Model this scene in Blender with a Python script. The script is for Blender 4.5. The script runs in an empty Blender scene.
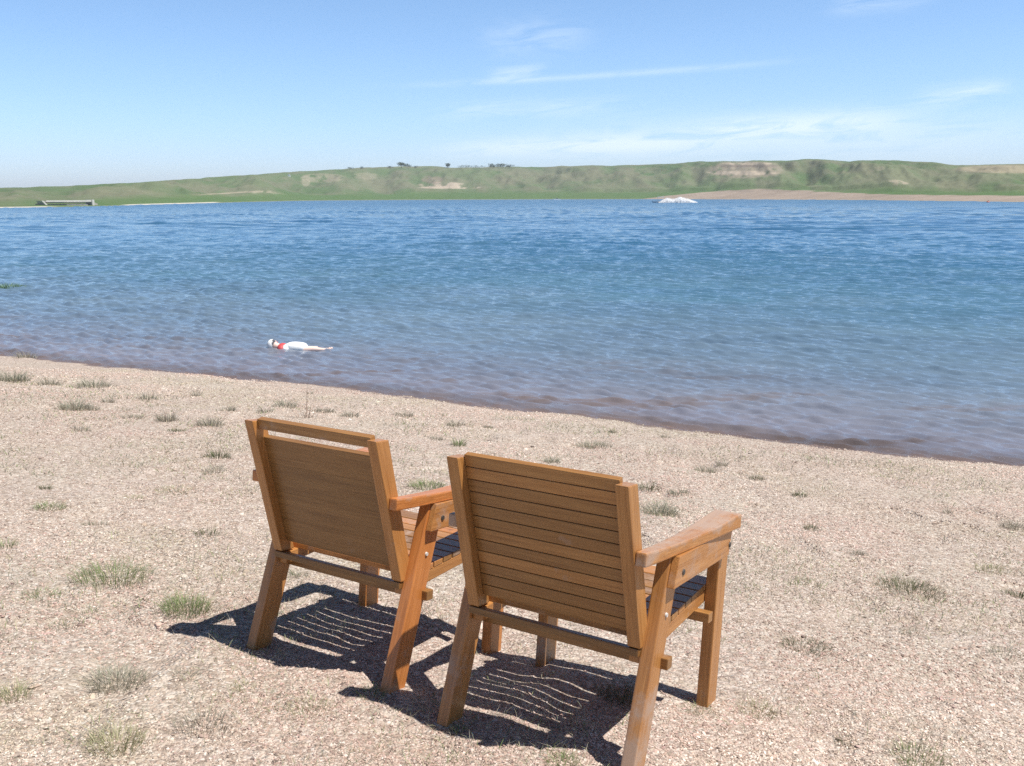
import bpy, bmesh, math, random
import numpy as np
from mathutils import Vector, Matrix

random.seed(7)
RNG = np.random.default_rng(7)
scene = bpy.context.scene
COL = scene.collection
R = math.radians

# ------------------------------------------------------------------ camera constants (metres, degrees)
F, HOR, ROLL, CAMZ = 951.18, 197.08, 0.0045, 1.6
PITCH = math.atan((383 - HOR) / F)
SLOPE, PHI = 0.1231, 0.5701               # the beach falls 12 % towards the lake
UX, UY = math.sin(PHI), math.cos(PHI)
S0 = UX * -0.3 + UY * 2.8
ZW = -0.87                                # lake level


def ray(px, py):
    u2, v2 = px - 512, py - 383
    u = u2 * math.cos(ROLL) - v2 * math.sin(ROLL)
    v = u2 * math.sin(ROLL) + v2 * math.cos(ROLL)
    c, s = math.cos(PITCH), math.sin(PITCH)
    up = -v / F
    return u / F, c + up * s, -s + up * c


def project(P):
    c, s = math.cos(PITCH), math.sin(PITCH)
    x, y, z = P[:, 0], P[:, 1], P[:, 2] - CAMZ
    dep = y * c - z * s
    up = y * s + z * c
    u, v = F * x / dep, -F * up / dep
    cr, sr = math.cos(ROLL), math.sin(ROLL)
    return 512 + u * cr + v * sr, 383 - u * sr + v * cr


# ------------------------------------------------------------------ noise in numpy
def vnoise(x, y, seed=0):
    xi, yi = np.floor(x).astype(np.int64), np.floor(y).astype(np.int64)
    xf, yf = x - xi, y - yi

    def h(a, b):
        n = (a * 374761393 + b * 668265263 + seed * 144665) & 0x7fffffff
        n = ((n ^ (n >> 13)) * 1274126177) & 0x7fffffff
        return ((n ^ (n >> 16)) & 0xffff) / 65535.0
    sx, sy = xf * xf * (3 - 2 * xf), yf * yf * (3 - 2 * yf)
    a = h(xi, yi) * (1 - sx) + h(xi + 1, yi) * sx
    b = h(xi, yi + 1) * (1 - sx) + h(xi + 1, yi + 1) * sx
    return a * (1 - sy) + b * sy


def fbm(x, y, seed=0, octv=4):
    r, a, t = 0, .5, 0
    for o in range(octv):
        r = r + a * vnoise(x * 2 ** o + 17.3 * o, y * 2 ** o - 9.1 * o, seed + o)
        t += a
        a *= .5
    return r / t


def sstep(a, b, x):
    t = np.clip((x - a) / (b - a), 0, 1)
    return t * t * (3 - 2 * t)


# ------------------------------------------------------------------ object helpers
def tag(o, label=None, cat=None, group=None, kind=None):
    if label: o['label'] = label
    if cat: o['category'] = cat
    if group: o['group'] = group
    if kind: o['kind'] = kind
    return o


def link(name, me, mat=None, parent=None, smooth=False):
    o = bpy.data.objects.new(name, me)
    COL.objects.link(o)
    if mat: me.materials.append(mat)
    if parent: o.parent = parent
    if smooth: me.polygons.foreach_set('use_smooth', np.ones(len(me.polygons), bool))
    return o


def empty(name, loc=(0, 0, 0)):
    o = bpy.data.objects.new(name, None)
    o.empty_display_size = .1
    COL.objects.link(o)
    o.location = loc
    return o


def mesh_np(name, verts, faces, col=None, attrs=None):
    """verts (n,3), faces (m,k) int array; fast build"""
    me = bpy.data.meshes.new(name)
    faces = np.asarray(faces, np.int32)
    m, k = faces.shape
    me.vertices.add(len(verts))
    me.vertices.foreach_set('co', np.asarray(verts, np.float32).ravel())
    me.loops.add(m * k)
    me.loops.foreach_set('vertex_index', faces.ravel())
    me.polygons.add(m)
    me.polygons.foreach_set('loop_start', np.arange(0, m * k, k, dtype=np.int32))
    me.polygons.foreach_set('loop_total', np.full(m, k, np.int32))
    me.update(calc_edges=True)
    if col is not None:
        a = me.attributes.new('tint', 'FLOAT_COLOR', 'POINT')
        c = np.ones((len(verts), 4), np.float32)
        c[:, :3] = col
        a.data.foreach_set('color', c.ravel())
    for n, v in (attrs or {}).items():
        a = me.attributes.new(n, 'FLOAT', 'POINT')
        a.data.foreach_set('value', np.asarray(v, np.float32))
    return me


def grid_faces(nr, nc):
    i = np.arange((nr - 1) * (nc - 1))
    r, c = i // (nc - 1), i % (nc - 1)
    a = r * nc + c
    return np.stack([a, a + 1, a + nc + 1, a + nc], 1)


# ------------------------------------------------------------------ material helpers
class NT:
    def __init__(self, name):
        self.m = bpy.data.materials.new(name)
        self.m.use_nodes = True
        self.t = self.m.node_tree
        self.b = self.t.nodes['Principled BSDF']
        self.out = self.t.nodes['Material Output']

    def n(self, typ, **kw):
        nd = self.t.nodes.new(typ)
        for k, v in kw.items():
            if k.startswith('i_'):
                nd.inputs[k[2:].replace('_', ' ')].default_value = v
            else:
                setattr(nd, k, v)
        return nd

    def l(self, a, b): self.t.links.new(a, b)

    def ramp(self, fac, stops):
        r = self.n('ShaderNodeValToRGB')
        e = r.color_ramp.elements
        while len(e) < len(stops): e.new(.5)
        for el, (p, c) in zip(e, stops):
            el.position = p
            el.color = (*c, 1) if len(c) == 3 else c
        self.l(fac, r.inputs[0])
        return r.outputs[0]

    def mix(self, fac, a, b, mode='MIX'):
        x = self.n('ShaderNodeMix', data_type='RGBA', blend_type=mode)
        for s, v in ((x.inputs[0], fac), (x.inputs[6], a), (x.inputs[7], b)):
            if hasattr(v, 'links'): self.l(v, s)
            elif isinstance(v, (int, float)): s.default_value = v
            else: s.default_value = (*v, 1)
        return x.outputs[2]

    def math(self, op, a, b=0.0, c=None, clamp=False):
        x = self.n('ShaderNodeMath', operation=op, use_clamp=clamp)
        for s, v in zip(x.inputs, (a, b, c)):
            if v is None: continue
            if hasattr(v, 'links'): self.l(v, s)
            else: s.default_value = v
        return x.outputs[0]

    def noise(self, vec, scale, detail=4, rough=.55, dist=0):
        x = self.n('ShaderNodeTexNoise', i_Scale=scale, i_Detail=detail, i_Roughness=rough, i_Distortion=dist)
        if vec is not None: self.l(vec, x.inputs['Vector'])
        return x.outputs[0]

    def bump(self, h, strength, dist):
        x = self.n('ShaderNodeBump', i_Strength=strength, i_Distance=dist)
        self.l(h, x.inputs['Height'])
        self.l(x.outputs[0], self.b.inputs['Normal'])
        return x

    def attr(self, name, out='Color'):
        return self.n('ShaderNodeAttribute', attribute_name=name).outputs[out]

    def set(self, **kw):
        for k, v in kw.items(): self.b.inputs[k.replace('_', ' ')].default_value = v


def plain(name, col, rough=.6, var=.12, scale=8):
    k = NT(name)
    co = k.n('ShaderNodeTexCoord').outputs['Object']
    nz = k.noise(co, scale)
    k.l(k.ramp(nz, [(.25, [c * (1 - var) for c in col]), (.75, [min(1, c * (1 + var)) for c in col])]), k.b.inputs['Base Color'])
    k.set(Roughness=rough)
    return k.m


def tinted(name, rough=.85, trans=0.0):
    k = NT(name)
    c = k.attr('tint')
    k.l(c, k.b.inputs['Base Color'])
    k.set(Roughness=rough)
    k.b.inputs['Specular IOR Level'].default_value = .2
    if trans:
        tr = k.n('ShaderNodeBsdfTranslucent')
        k.l(c, tr.inputs[0])
        mx = k.n('ShaderNodeMixShader', i_Fac=trans)
        k.l(k.b.outputs[0], mx.inputs[1]); k.l(tr.outputs[0], mx.inputs[2]); k.l(mx.outputs[0], k.out.inputs[0])
    return k.m


# ------------------------------------------------------------------ world + sun
SUN_EL, SUN_AZ = R(64), R(110)         # azimuth from +y towards +x, to the sun
world = bpy.data.worlds.new('World')
scene.world = world
world.use_nodes = True
wt = world.node_tree
bgn = wt.nodes['Background']


def wn(typ, **kw):
    nd = wt.nodes.new(typ)
    for k, v in kw.items():
        if k.startswith('i_'): nd.inputs[k[2:]].default_value = v
        else: setattr(nd, k, v)
    return nd


def wm(op, a, b=0.0, c=None, clamp=False):
    x = wn('ShaderNodeMath', operation=op, use_clamp=clamp)
    for s, v in zip(x.inputs, (a, b, c)):
        if v is None: continue
        if hasattr(v, 'links'): wt.links.new(v, s)
        else: s.default_value = v
    return x.outputs[0]


sky = wn('ShaderNodeTexSky', sky_type='NISHITA', sun_disc=False, sun_elevation=SUN_EL, sun_rotation=SUN_AZ,
         altitude=900, air_density=1.0, dust_density=0.6, ozone_density=2.2)
tc = wn('ShaderNodeTexCoord')
sep = wn('ShaderNodeSeparateXYZ')
wt.links.new(tc.outputs['Generated'], sep.inputs[0])
azi = wm('MULTIPLY', wm('ARCTAN2', sep.outputs[0], sep.outputs[1]), 57.2958)
ele = wm('MULTIPLY', wm('ARCSINE', sep.outputs[2]), 57.2958)
cmb = wn('ShaderNodeCombineXYZ')
wt.links.new(azi, cmb.inputs[0]); wt.links.new(wm('MULTIPLY', wm('SUBTRACT', ele, wm('MULTIPLY', azi, .07)), 6.0), cmb.inputs[1])
nz = wn('ShaderNodeTexNoise', i_Scale=.22, i_Detail=7, i_Roughness=.62, i_Distortion=.8)
wt.links.new(cmb.outputs[0], nz.inputs['Vector'])


def skyang(px, py):
    x, y, z = ray(px, py)
    return math.degrees(math.atan2(x, y)), math.degrees(math.atan2(z, math.hypot(x, y)))


def wisp(px0, py0, px1, py1, wid, strength, base=.45):
    """a streak of cirrus between two directions of the sky, frayed by noise"""
    a0, e0 = skyang(px0, py0)
    a1, e1 = skyang(px1, py1)
    k = (e1 - e0) / (a1 - a0)
    dev = wm('DIVIDE', wm('SUBTRACT', ele, wm('ADD', wm('MULTIPLY', wm('SUBTRACT', azi, a0), k), e0)), wid)
    across = wm('EXPONENT', wm('MULTIPLY', wm('MULTIPLY', dev, dev), -1.0))
    mid, half = (a0 + a1) / 2, abs(a1 - a0) / 2
    al = wm('DIVIDE', wm('SUBTRACT', azi, mid), half)
    al2 = wm('MULTIPLY', al, al)
    along = wm('EXPONENT', wm('MULTIPLY', wm('MULTIPLY', al2, al2), -1.2))
    nn = wm('MULTIPLY_ADD', wm('SUBTRACT', nz.outputs[0], base), 5.0, .25, clamp=True)
    return wm('MULTIPLY', wm('MULTIPLY', across, along), wm('MULTIPLY', nn, strength))


clouds = [wisp(415, 85, 780, 62, .17, .27, .34), wisp(490, 76, 545, 70, .38, .38, .42), wisp(915, 99, 1008, 88, .45, .5, .42),
          wisp(440, 150, 700, 142, .55, .62, .36), wisp(690, 132, 905, 118, .65, .56, .38), wisp(430, 112, 640, 104, .5, .28, .45),
          wisp(480, 40, 590, 34, .9, .22, .45), wisp(560, 142, 1060, 134, 1.2, .36, .36), wisp(830, 5, 930, -6, .5, .35, .42)]
tot = clouds[0]
for c_ in clouds[1:]: tot = wm('ADD', tot, c_)
tot = wm('MINIMUM', tot, .8)
mixc = wn('ShaderNodeMix', data_type='RGBA')
wt.links.new(tot, mixc.inputs[0])
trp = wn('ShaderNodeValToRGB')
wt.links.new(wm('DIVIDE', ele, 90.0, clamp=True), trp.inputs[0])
stops = [(0, (.62, .69, .95)), (.045, (.65, .755, .93)), (.085, (.67, .775, .91)), (.14, (.67, .775, .87)), (.22, (.50, .58, .69)), (.40, (.16, .22, .27)), (1, (.07, .095, .12))]  # upper sky, out of view, is dimmed to deepen the shadows
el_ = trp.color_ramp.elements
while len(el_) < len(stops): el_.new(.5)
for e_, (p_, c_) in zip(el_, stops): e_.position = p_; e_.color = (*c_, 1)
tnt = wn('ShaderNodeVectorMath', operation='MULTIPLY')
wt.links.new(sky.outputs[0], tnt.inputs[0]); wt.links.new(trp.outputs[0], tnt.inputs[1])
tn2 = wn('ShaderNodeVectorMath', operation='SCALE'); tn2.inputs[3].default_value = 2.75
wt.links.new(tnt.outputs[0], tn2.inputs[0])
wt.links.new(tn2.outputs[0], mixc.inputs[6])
mixc.inputs[7].default_value = (13.5, 15.5, 17.5, 1)
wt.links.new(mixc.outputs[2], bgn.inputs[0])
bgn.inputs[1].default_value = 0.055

sd = bpy.data.lights.new('sun', 'SUN')
sd.energy = 5.0
sd.angle = R(.53)
sd.color = (1, .965, .91)
sun = bpy.data.objects.new('sun', sd)
COL.objects.link(sun)
dirv = Vector((math.sin(SUN_AZ) * math.cos(SUN_EL), math.cos(SUN_AZ) * math.cos(SUN_EL), math.sin(SUN_EL)))
sun.rotation_euler = dirv.to_track_quat('Z', 'Y').to_euler()

# ------------------------------------------------------------------ beach height
SH_T = np.array([-60, -30, -15.27, -12.88, -11.51, -10.96, -8.58, -6.10, -4.55, -3.77, -2.86, -1.65, -.595, 6, 30])
SH_S = np.array([4.0, 6.6, 8.378, 8.563, 8.758, 8.909, 9.164, 9.254, 9.421, 9.434, 9.463, 9.568, 9.708, 10.3, 12.5])


def shore_s(t): return np.interp(t, SH_T, SH_S)


DIPS = []     # (x, y, radius, depth): small hollows where legs have sunk


def height(x, y, detail=True):
    x, y = np.asarray(x, float), np.asarray(y, float)
    s, t = UX * x + UY * y, UY * x - UX * y
    ss = shore_s(t)
    pl = -SLOPE * (s - S0)
    w = sstep(3.2, 8.3, s)
    z = pl + w * (ZW + SLOPE * (ss - S0))
    # beyond the water's edge the bed falls on, then levels out
    d = s - ss
    z = np.where(d > 0, ZW - 2.6 * (1 - np.exp(-np.maximum(d, 0) * SLOPE / 2.6)), z)
    # behind the camera the bank levels out
    z = np.where(s < -4, 0.763 + (1 - np.exp(np.minimum(s + 4, 0) * .05)) * 1.5, z)
    if detail:
        fade = sstep(1.5, -1.0, d * 1.0) * .8 + .2
        z = z + fade * ((fbm(x * .9, y * .9, 3, 3) - .5) * .05 * sstep(-1, -3.0, d) + (fbm(x * 4.5, y * 4.5, 11, 3) - .5) * .022 + (fbm(x * 13, y * 13, 15, 2) - .5) * .012
                       - .022 * sstep(.60, .78, vnoise(x * 3.1 + 3, y * 3.1, 19)) * sstep(-.8, -1.6, d))
        z = z + sstep(.8, .1, np.abs(d)) * (fbm(x * 1.3, y * 1.3, 31, 3) - .5) * .035
    for (hx, hy, hr, hd) in DIPS:
        z = z - hd * np.exp(-((x - hx) ** 2 + (y - hy) ** 2) / hr ** 2)
    return z


def beach_at(px, py):
    """the spot of the beach seen at a pixel of the photograph"""
    dx, dy, dz = ray(px, py)
    t = 2.0
    for _ in range(60):
        z = float(height(np.array([dx * t]), np.array([dy * t]), False)[0])
        t = t + (CAMZ + dz * t - z) / (-dz + .1 * 0 + 1e-9) * .6
    return dx * t, dy * t


def ax_coords(lo, hi, step, far, growth=1.22):
    c = list(np.arange(lo, hi + step / 2, step))
    st, v = step, hi
    while v < far[1]:
        st *= growth; v += st; c.append(v)
    st, v, pre = step, lo, []
    while v > far[0]:
        st *= growth; v -= st; pre.append(v)
    return np.array(pre[::-1] + c)


CHAIRS = {}
# both chairs: position, yaw
for key, X, Y, yaw in (('A', -.6885, 3.0336, .5517), ('B', .0433, 2.5421, .5489)):
    nrm = Vector((UX * SLOPE, UY * SLOPE, 1)).normalized()
    rt = Vector((math.cos(yaw), -math.sin(yaw), 0))
    rt = (rt - nrm * rt.dot(nrm)).normalized()
    fw = nrm.cross(rt)
    z = -SLOPE * (UX * (X + .3) + UY * (Y - 2.8))
    M = Matrix(((rt.x, fw.x, nrm.x, X), (rt.y, fw.y, nrm.y, Y), (rt.z, fw.z, nrm.z, z), (0, 0, 0, 1)))
    CHAIRS[key] = M
p = CHAIRS['A'] @ Vector((.31, .66, 0)); DIPS.append((p.x, p.y, .16, .028))
p = CHAIRS['A'] @ Vector((-.31, .04, 0)); DIPS.append((p.x, p.y, .14, .014))

# ------------------------------------------------------------------ ground
xs = ax_coords(-9.5, 6.5, .028, (-4500, 4500))
ys = ax_coords(.6, 15.5, .028, (-400, 5500))
gx, gy = np.meshgrid(xs, ys)
gz = height(gx, gy)
k = NT('pebbly_sand')
co = k.n('ShaderNodeTexCoord').outputs['Object']
big = k.noise(co, .9, 5, .6)
fine = k.noise(co, 30, 5, .7)
base = k.ramp(big, [(.28, (.42, .30, .25)), (.48, (.44, .345, .285)), (.62, (.43, .365, .285)), (.75, (.36, .325, .235))])
vor = k.n('ShaderNodeTexVoronoi', i_Scale=85.0)
k.l(co, vor.inputs['Vector'])
vor2 = k.n('ShaderNodeTexVoronoi', i_Scale=38.0)
k.l(co, vor2.inputs['Vector'])
hs = k.n('ShaderNodeSeparateColor'); k.l(vor.outputs['Color'], hs.inputs[0])
hs2 = k.n('ShaderNodeSeparateColor'); k.l(vor2.outputs['Color'], hs2.inputs[0])
peb = k.ramp(hs.outputs[0], [(.0, (.17, .135, .11)), (.2, (.34, .265, .215)), (.6, (.50, .41, .34)), (.86, (.62, .54, .46)), (1, (.78, .73, .66))])
c1 = k.mix(.62, base, peb)
peb2 = k.ramp(hs2.outputs[1], [(0, (.30, .22, .17)), (.5, (.47, .38, .29)), (.95, (.66, .57, .48))])
sel = k.math('GREATER_THAN', hs2.outputs[0], .62)
c2 = k.mix(k.math('MULTIPLY', sel, .55), c1, peb2)
wet = k.attr('wet', 'Fac')
c3 = k.mix(wet, c2, (.19, .13, .105))
k.l(c3, k.b.inputs['Base Color'])
k.l(k.math('MULTIPLY_ADD', wet, -.5, .9), k.b.inputs['Roughness'])
k.b.inputs['Specular IOR Level'].default_value = .25
hgt = k.math('ADD', k.math('MULTIPLY', vor.outputs['Distance'], -.5), k.math('MULTIPLY', fine, .7))
hgt = k.math('SUBTRACT', hgt, k.math('MULTIPLY', k.math('MULTIPLY', vor2.outputs['Distance'], sel), .9))
k.bump(hgt, 1.0, .016)
M_SAND = k.m
dsh = (UX * gx + UY * gy) - shore_s(UY * gx - UX * gy)
wet = sstep(ZW + .022, ZW + .004, gz) * sstep(-1.2, -.6, dsh)
me = mesh_np('ground', np.stack([gx.ravel(), gy.ravel(), gz.ravel()], 1), grid_faces(len(ys), len(xs)), attrs={'wet': wet.ravel()})
tag(link('ground', me, M_SAND, smooth=True), 'sloping beach of pale pinkish gravel and sand running down to the lake', 'beach', kind='structure')

# ------------------------------------------------------------------ lake
def lake():
    rows = [5.0]
    while rows[-1] < 45: rows.append(rows[-1] * 1.0021)
    while rows[-1] < 90: rows.append(rows[-1] * 1.003)
    st = rows[-1] * .003
    while rows[-1] < 4200:
        st *= 1.02; rows.append(rows[-1] + st)
    rows = np.array(rows)
    az = np.radians(np.linspace(-46, 46, 1000))
    rr, aa = np.meshgrid(rows, az, indexing='ij')
    x, y = rr * np.sin(aa), rr * np.cos(aa)
    s, t = UX * x + UY * y, UY * x - UX * y
    d = s - shore_s(t)
    keep = d > -1.2
    z = np.zeros_like(x)
    rng = np.random.default_rng(5)
    fr = sstep(25, 130, rr)
    cell = np.maximum(rr * .0022, rr * math.radians(92) / 1000)
    depth = np.clip((1 - np.exp(-np.maximum(d, 0) * SLOPE / 2.6)) * 2.6, 0, 3)
    sh = sstep(-.02, .12, depth) * .6 + .4
    sh2 = sstep(-.01, .06, depth) * .35 + .65
    warps = [vnoise(x * .35, y * .35, i) * 1.5 for i in range(6)]
    for i in range(110):
        lam = .13 * (5.0 ** rng.random()) if i < 84 else .6 * (10 ** rng.random())
        th = PHI + math.pi + rng.normal(0, .27)          # towards the beach
        kx, ky = math.sin(th) * 2 * math.pi / lam, math.cos(th) * 2 * math.pi / lam
        amp = .0075 * lam ** .9 * (.6 + .8 * rng.random()) * (1.0 if i < 84 else .42)
        lim = sstep(2.0, 3.6, lam / cell)
        z += amp * lim * ((1.0 if i < 84 else .4 + 2.0 * fr) * ((.3 + .7 * sstep(.1, .9, depth)) if lam > .32 else 1.15) * (sh if lam > .32 else sh2)) * np.sin(kx * x + ky * y + rng.random() * 6.28 + warps[i % 6])
    gust = .65 + .9 * fbm(x * .11, y * .05, 77, 3)
    z = z * gust
    # low breakers running up onto the gravel
    z += .006 * np.exp(-((d - .35 - .25 * np.sin(t * .8)) / .16) ** 2) * (vnoise(t * .7, t * 0, 9) > .3)
    V = np.stack([x, y, z + ZW], -1).reshape(-1, 3)
    f = grid_faces(len(rows), len(az))
    kk = keep.reshape(-1)[f].all(1)
    f = f[kk]
    used = np.unique(f)
    mp = np.full(len(V), -1); mp[used] = np.arange(len(used))
    f = mp[f][:, ::-1]
    far = sstep(20, 400, rr).reshape(-1)[used]
    return mesh_np('water', V[used], f, attrs={'depth': depth.reshape(-1)[used], 'far': far})


k = NT('lake_water')
co = k.n('ShaderNodeTexCoord').outputs['Object']
dep, far = k.attr('depth', 'Fac'), k.attr('far', 'Fac')
patch = k.noise(co, .22, 3, .5)
mpb = k.n('ShaderNodeMapping'); k.l(co, mpb.inputs[0]); mpb.inputs['Rotation'].default_value = (0, 0, PHI); mpb.inputs['Scale'].default_value = (.28, 1.1, 1)
bars = k.noise(mpb.outputs[0], 1.0, 4, .55, .8)
bar = k.math('MULTIPLY', k.math('MULTIPLY_ADD', k.math('SUBTRACT', bars, .535), 11.0, 0, clamp=True), k.math('MULTIPLY_ADD', dep, -1.9, 1.0, clamp=True))
dd = k.math('ADD', dep, k.math('MULTIPLY', k.math('SUBTRACT', patch, .5), k.math('MULTIPLY', dep, .7)))

cr = k.ramp(k.math('DIVIDE', dd, 3.0), [(0, (.22, .165, .155)), (.006, (.195, .165, .17)), (.02, (.19, .188, .228)), (.16, (.138, .19, .25)), (.42, (.084, .17, .245)), (.75, (.042, .13, .225)), (1, (.028, .105, .21))])
cr_in = k.mix(k.math('MULTIPLY', bar, .9), cr, (.15, .115, .105))
k.set(IOR=1.33)
mpg = k.n('ShaderNodeMapping'); k.l(co, mpg.inputs[0]); mpg.inputs['Rotation'].default_value = (0, 0, .25); mpg.inputs['Scale'].default_value = (.10, .42, 1)
gust = k.noise(mpg.outputs[0], 1.0, 6, .68, .6)
gusty = k.math('MULTIPLY_ADD', k.math('SUBTRACT', gust, .5), 3.0, .5, clamp=True)
k.l(k.math('MULTIPLY_ADD', k.math('MULTIPLY', gusty, k.math('MULTIPLY_ADD', far, .9, .10)), .16, k.math('MULTIPLY_ADD', far, .12, .035)), k.b.inputs['Roughness'])
mp = k.n('ShaderNodeMapping'); k.l(co, mp.inputs[0]); mp.inputs['Rotation'].default_value = (0, 0, PHI); mp.inputs['Scale'].default_value = (.55, 1.5, 1)
k.l(k.mix(1.0, cr_in, k.ramp(gusty, [(0, (1.14, 1.11, 1.07)), (1, (.84, .88, .92))]), 'MULTIPLY'), k.b.inputs['Base Color'])
w1 = k.noise(mp.outputs[0], 9.0, 6, .72, .5)
w2 = k.noise(mp.outputs[0], .55, 4, .6, .6)
hh = k.math('ADD', k.math('MULTIPLY', w1, k.math('MULTIPLY_ADD', far, .20, .07)), k.math('MULTIPLY', w2, k.math('MULTIPLY', far, 3.0)))
k.bump(hh, .8, .22)
tr = k.n('ShaderNodeBsdfTransparent')
mx = k.n('ShaderNodeMixShader')
k.l(k.math('MULTIPLY_ADD', dep, 5.0, .62, clamp=True), mx.inputs[0])
k.l(tr.outputs[0], mx.inputs[1]); k.l(k.b.outputs[0], mx.inputs[2]); k.l(mx.outputs[0], k.out.inputs[0])
tag(link('water', lake(), k.m, smooth=True), 'wide wind rippled blue lake turning brown in the shallows', 'lake', kind='structure')

# ------------------------------------------------------------------ far shore and hills
SKYL = [(-300, 192), (0, 188), (60, 186.2), (130, 183), (200, 178.8), (256, 174.5), (300, 171.5), (340, 169.6), (380, 168), (420, 167.2), (470, 167.6), (520, 167.4), (560, 166.6),
        (610, 166.8), (655, 164.8), (690, 162.4), (730, 161), (760, 160.6), (785, 161.6), (805, 159.4), (830, 160.4), (850, 162), (875, 160), (900, 160.6), (925, 162.6), (955, 165),
        (990, 165.2), (1024, 165), (1300, 167)]
WATL = [(-300, 310), (0, 318), (60, 340), (100, 360), (200, 520), (260, 720), (310, 950), (420, 1050), (560, 1000), (660, 900), (740, 760), (830, 620), (930, 470), (1024, 375), (1300, 340)]


def hills():
    nc, nr = 1000, 130
    pxs = np.linspace(-160, 1190, nc)
    sky_y = np.interp(pxs, *zip(*SKYL)) + (fbm(pxs / 13, pxs * 0, 41, 3) - .5) * 1.1
    D0 = np.interp(pxs, *zip(*WATL))
    kern = np.hanning(61); kern /= kern.sum()
    D0 = np.convolve(np.pad(D0, 30, mode='edge'), kern, 'valid')
    az = np.zeros(nc); te = np.zeros(nc)
    for i in range(nc):
        a, b, c = ray(pxs[i], sky_y[i])
        az[i] = math.atan2(a, b); te[i] = c / math.hypot(a, b)
    D1 = D0 * 1.25 + 420
    q = np.concatenate([np.linspace(-.03, .2, 40)[:-1], np.linspace(.2, 1, 71)[:-1], np.linspace(1, 1.6, 21)])
    qq, az2 = np.meshgrid(q, az, indexing='ij')
    dist = D0 + (D1 - D0) * qq
    x, y = dist * np.sin(az2), dist * np.cos(az2)
    H = CAMZ + D1 * te - ZW
    # share of the final elevation reached at each step back from the shore
    prof = np.where(qq < .22, .16 * np.clip(qq, 0, 1) / .22, .16 + .84 * sstep(.12, 1.0, qq * .98 + .02) ** (.55 + .9 * fbm(az2 * 9 + .5 * qq, qq * 0 + 3.3, 29, 3)))
    nzb = fbm(az2 * 26 + .6 * fbm(x / 300, y / 300, 5), qq * 2.2, 21, 5)
    rid = 1 - np.abs(fbm(az2 * 15 + .8 * qq, qq * 1.3, 33, 4) - .5) * 4
    mask = np.sin(np.clip((qq - .16) / .84, 0, 1) * math.pi) ** .8
    z = ZW + H * (np.minimum(prof, 1) + mask * ((nzb - .5) * .62 + (rid - .5) * .22))
    z = np.where(qq > 1, ZW + H * (1 - (qq - 1) * .55), z)
    z = np.where(qq < 0, ZW + qq * 30, np.maximum(z, ZW + .15 * np.clip(qq, 0, 1) * 40 * 0 + .05))
    # limit the humps so that the crest stays the skyline
    lim = CAMZ + dist * te
    z = np.where((qq < .97), np.minimum(z, ZW + (lim - ZW) * .985), z)
    P = np.stack([x, y, z], -1).reshape(-1, 3)
    px, py = project(P)
    px, py = px.reshape(x.shape), py.reshape(x.shape)
    # soil and grass
    n1 = fbm(x / 90, y / 90, 51, 4); n2 = fbm(x / 25, y / 25, 61, 4); n3 = fbm(az2 * 60 + qq * 3, qq * 9, 71, 4)
    green = np.array([.10, .145, .068]); olive = np.array([.145, .162, .098]); bench = np.array([.082, .142, .05]); soil = np.array([.36, .27, .20])
    grey = np.array([.16, .16, .105])
    m = sstep(.38, .62, n1 * .6 + n3 * .4)[..., None]
    c = green * (1 - m) + olive * m
    m = (sstep(.5, .72, n3) * .6)[..., None]
    c = c * (1 - m) + grey * m
    m = (sstep(.26, .15, qq) * sstep(-200, 180, px) * .85)[..., None]
    c = c * (1 - m) + bench * m
    m = (sstep(.47, .34, nzb) * sstep(.15, .3, qq) * .34)[..., None]
    c = c * (1 - m) + np.array([.058, .11, .038]) * m  # greener gully grass, darkened to paint in the shading of the folds
    m = (sstep(.55, .68, nzb) * sstep(.15, .3, qq) * .38)[..., None]
    c = c * (1 - m) + np.array([.175, .18, .115]) * m
    m = (sstep(.97, 1.0, qq) * .5)[..., None]
    c = c * (1 - m) + green * m

    def scar(cx, cy, rx, ry, colr, lo=.42, hi=.56, amt=.9, skew=0):
        nonlocal c
        r2 = ((px - cx - skew * (py - cy)) / rx) ** 2 + ((py - cy) / ry) ** 2
        nn = fbm(px / 6 + 5, py / 2.2, 91, 4)
        m = (sstep(1.1, .55, r2) * sstep(lo, hi, nn + .12 * (1 - r2)) * amt)[..., None]
        c = c * (1 - m) + np.array(colr) * m
    pale, pink, tan = (.40, .335, .26), (.26, .22, .17), (.26, .24, .17)
    scar(745, 170, 42, 9, pink, .3, .45, .8)
    scar(748, 166, 34, 1.3, (.16, .13, .11), .3, .45, .7)
    scar(742, 173, 38, 2.4, pale, .40, .52, .8)
    scar(748, 163.5, 30, 1.4, pale, .40, .52, .7)
    scar(442, 184.8, 25, 3.2, pale, .50, .60, .85)
    scar(450, 187.5, 34, 1.4, pale, .36, .5, .9)
    scar(432, 180, 12, 5, (.24, .19, .15), .36, .5, .6)
    scar(322, 178, 26, 5, tan, .40, .56, .7)
    scar(306, 181, 5, 6, tan, .3, .45, .7)
    scar(366, 176, 14, 4, tan, .42, .56, .5)
    scar(600, 176, 60, 6, grey, .38, .55, .7)
    scar(898, 182, 9, 2.5, pale, .38, .55, .55, 3)
    scar(878, 169, 8, 3, tan, .38, .55, .6, -2)
    scar(520, 178, 40, 7, grey, .4, .55, .6)
    scar(640, 172, 40, 5, grey, .4, .55, .5)
    scar(1010, 169, 58, 4.6, (.29, .25, .175), -.2, .1, .8)
    # dirt road on the left slope
    road = np.interp(px, [130, 200, 262, 300], [198, 194.5, 191.5, 196])
    m = (sstep(.75, .3, np.abs(py - road + (n2 - .5) * 1.2)) * sstep(190, 215, px) * sstep(290, 265, px))[..., None] * .6
    c = c * (1 - m) + np.array(pale) * m
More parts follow.
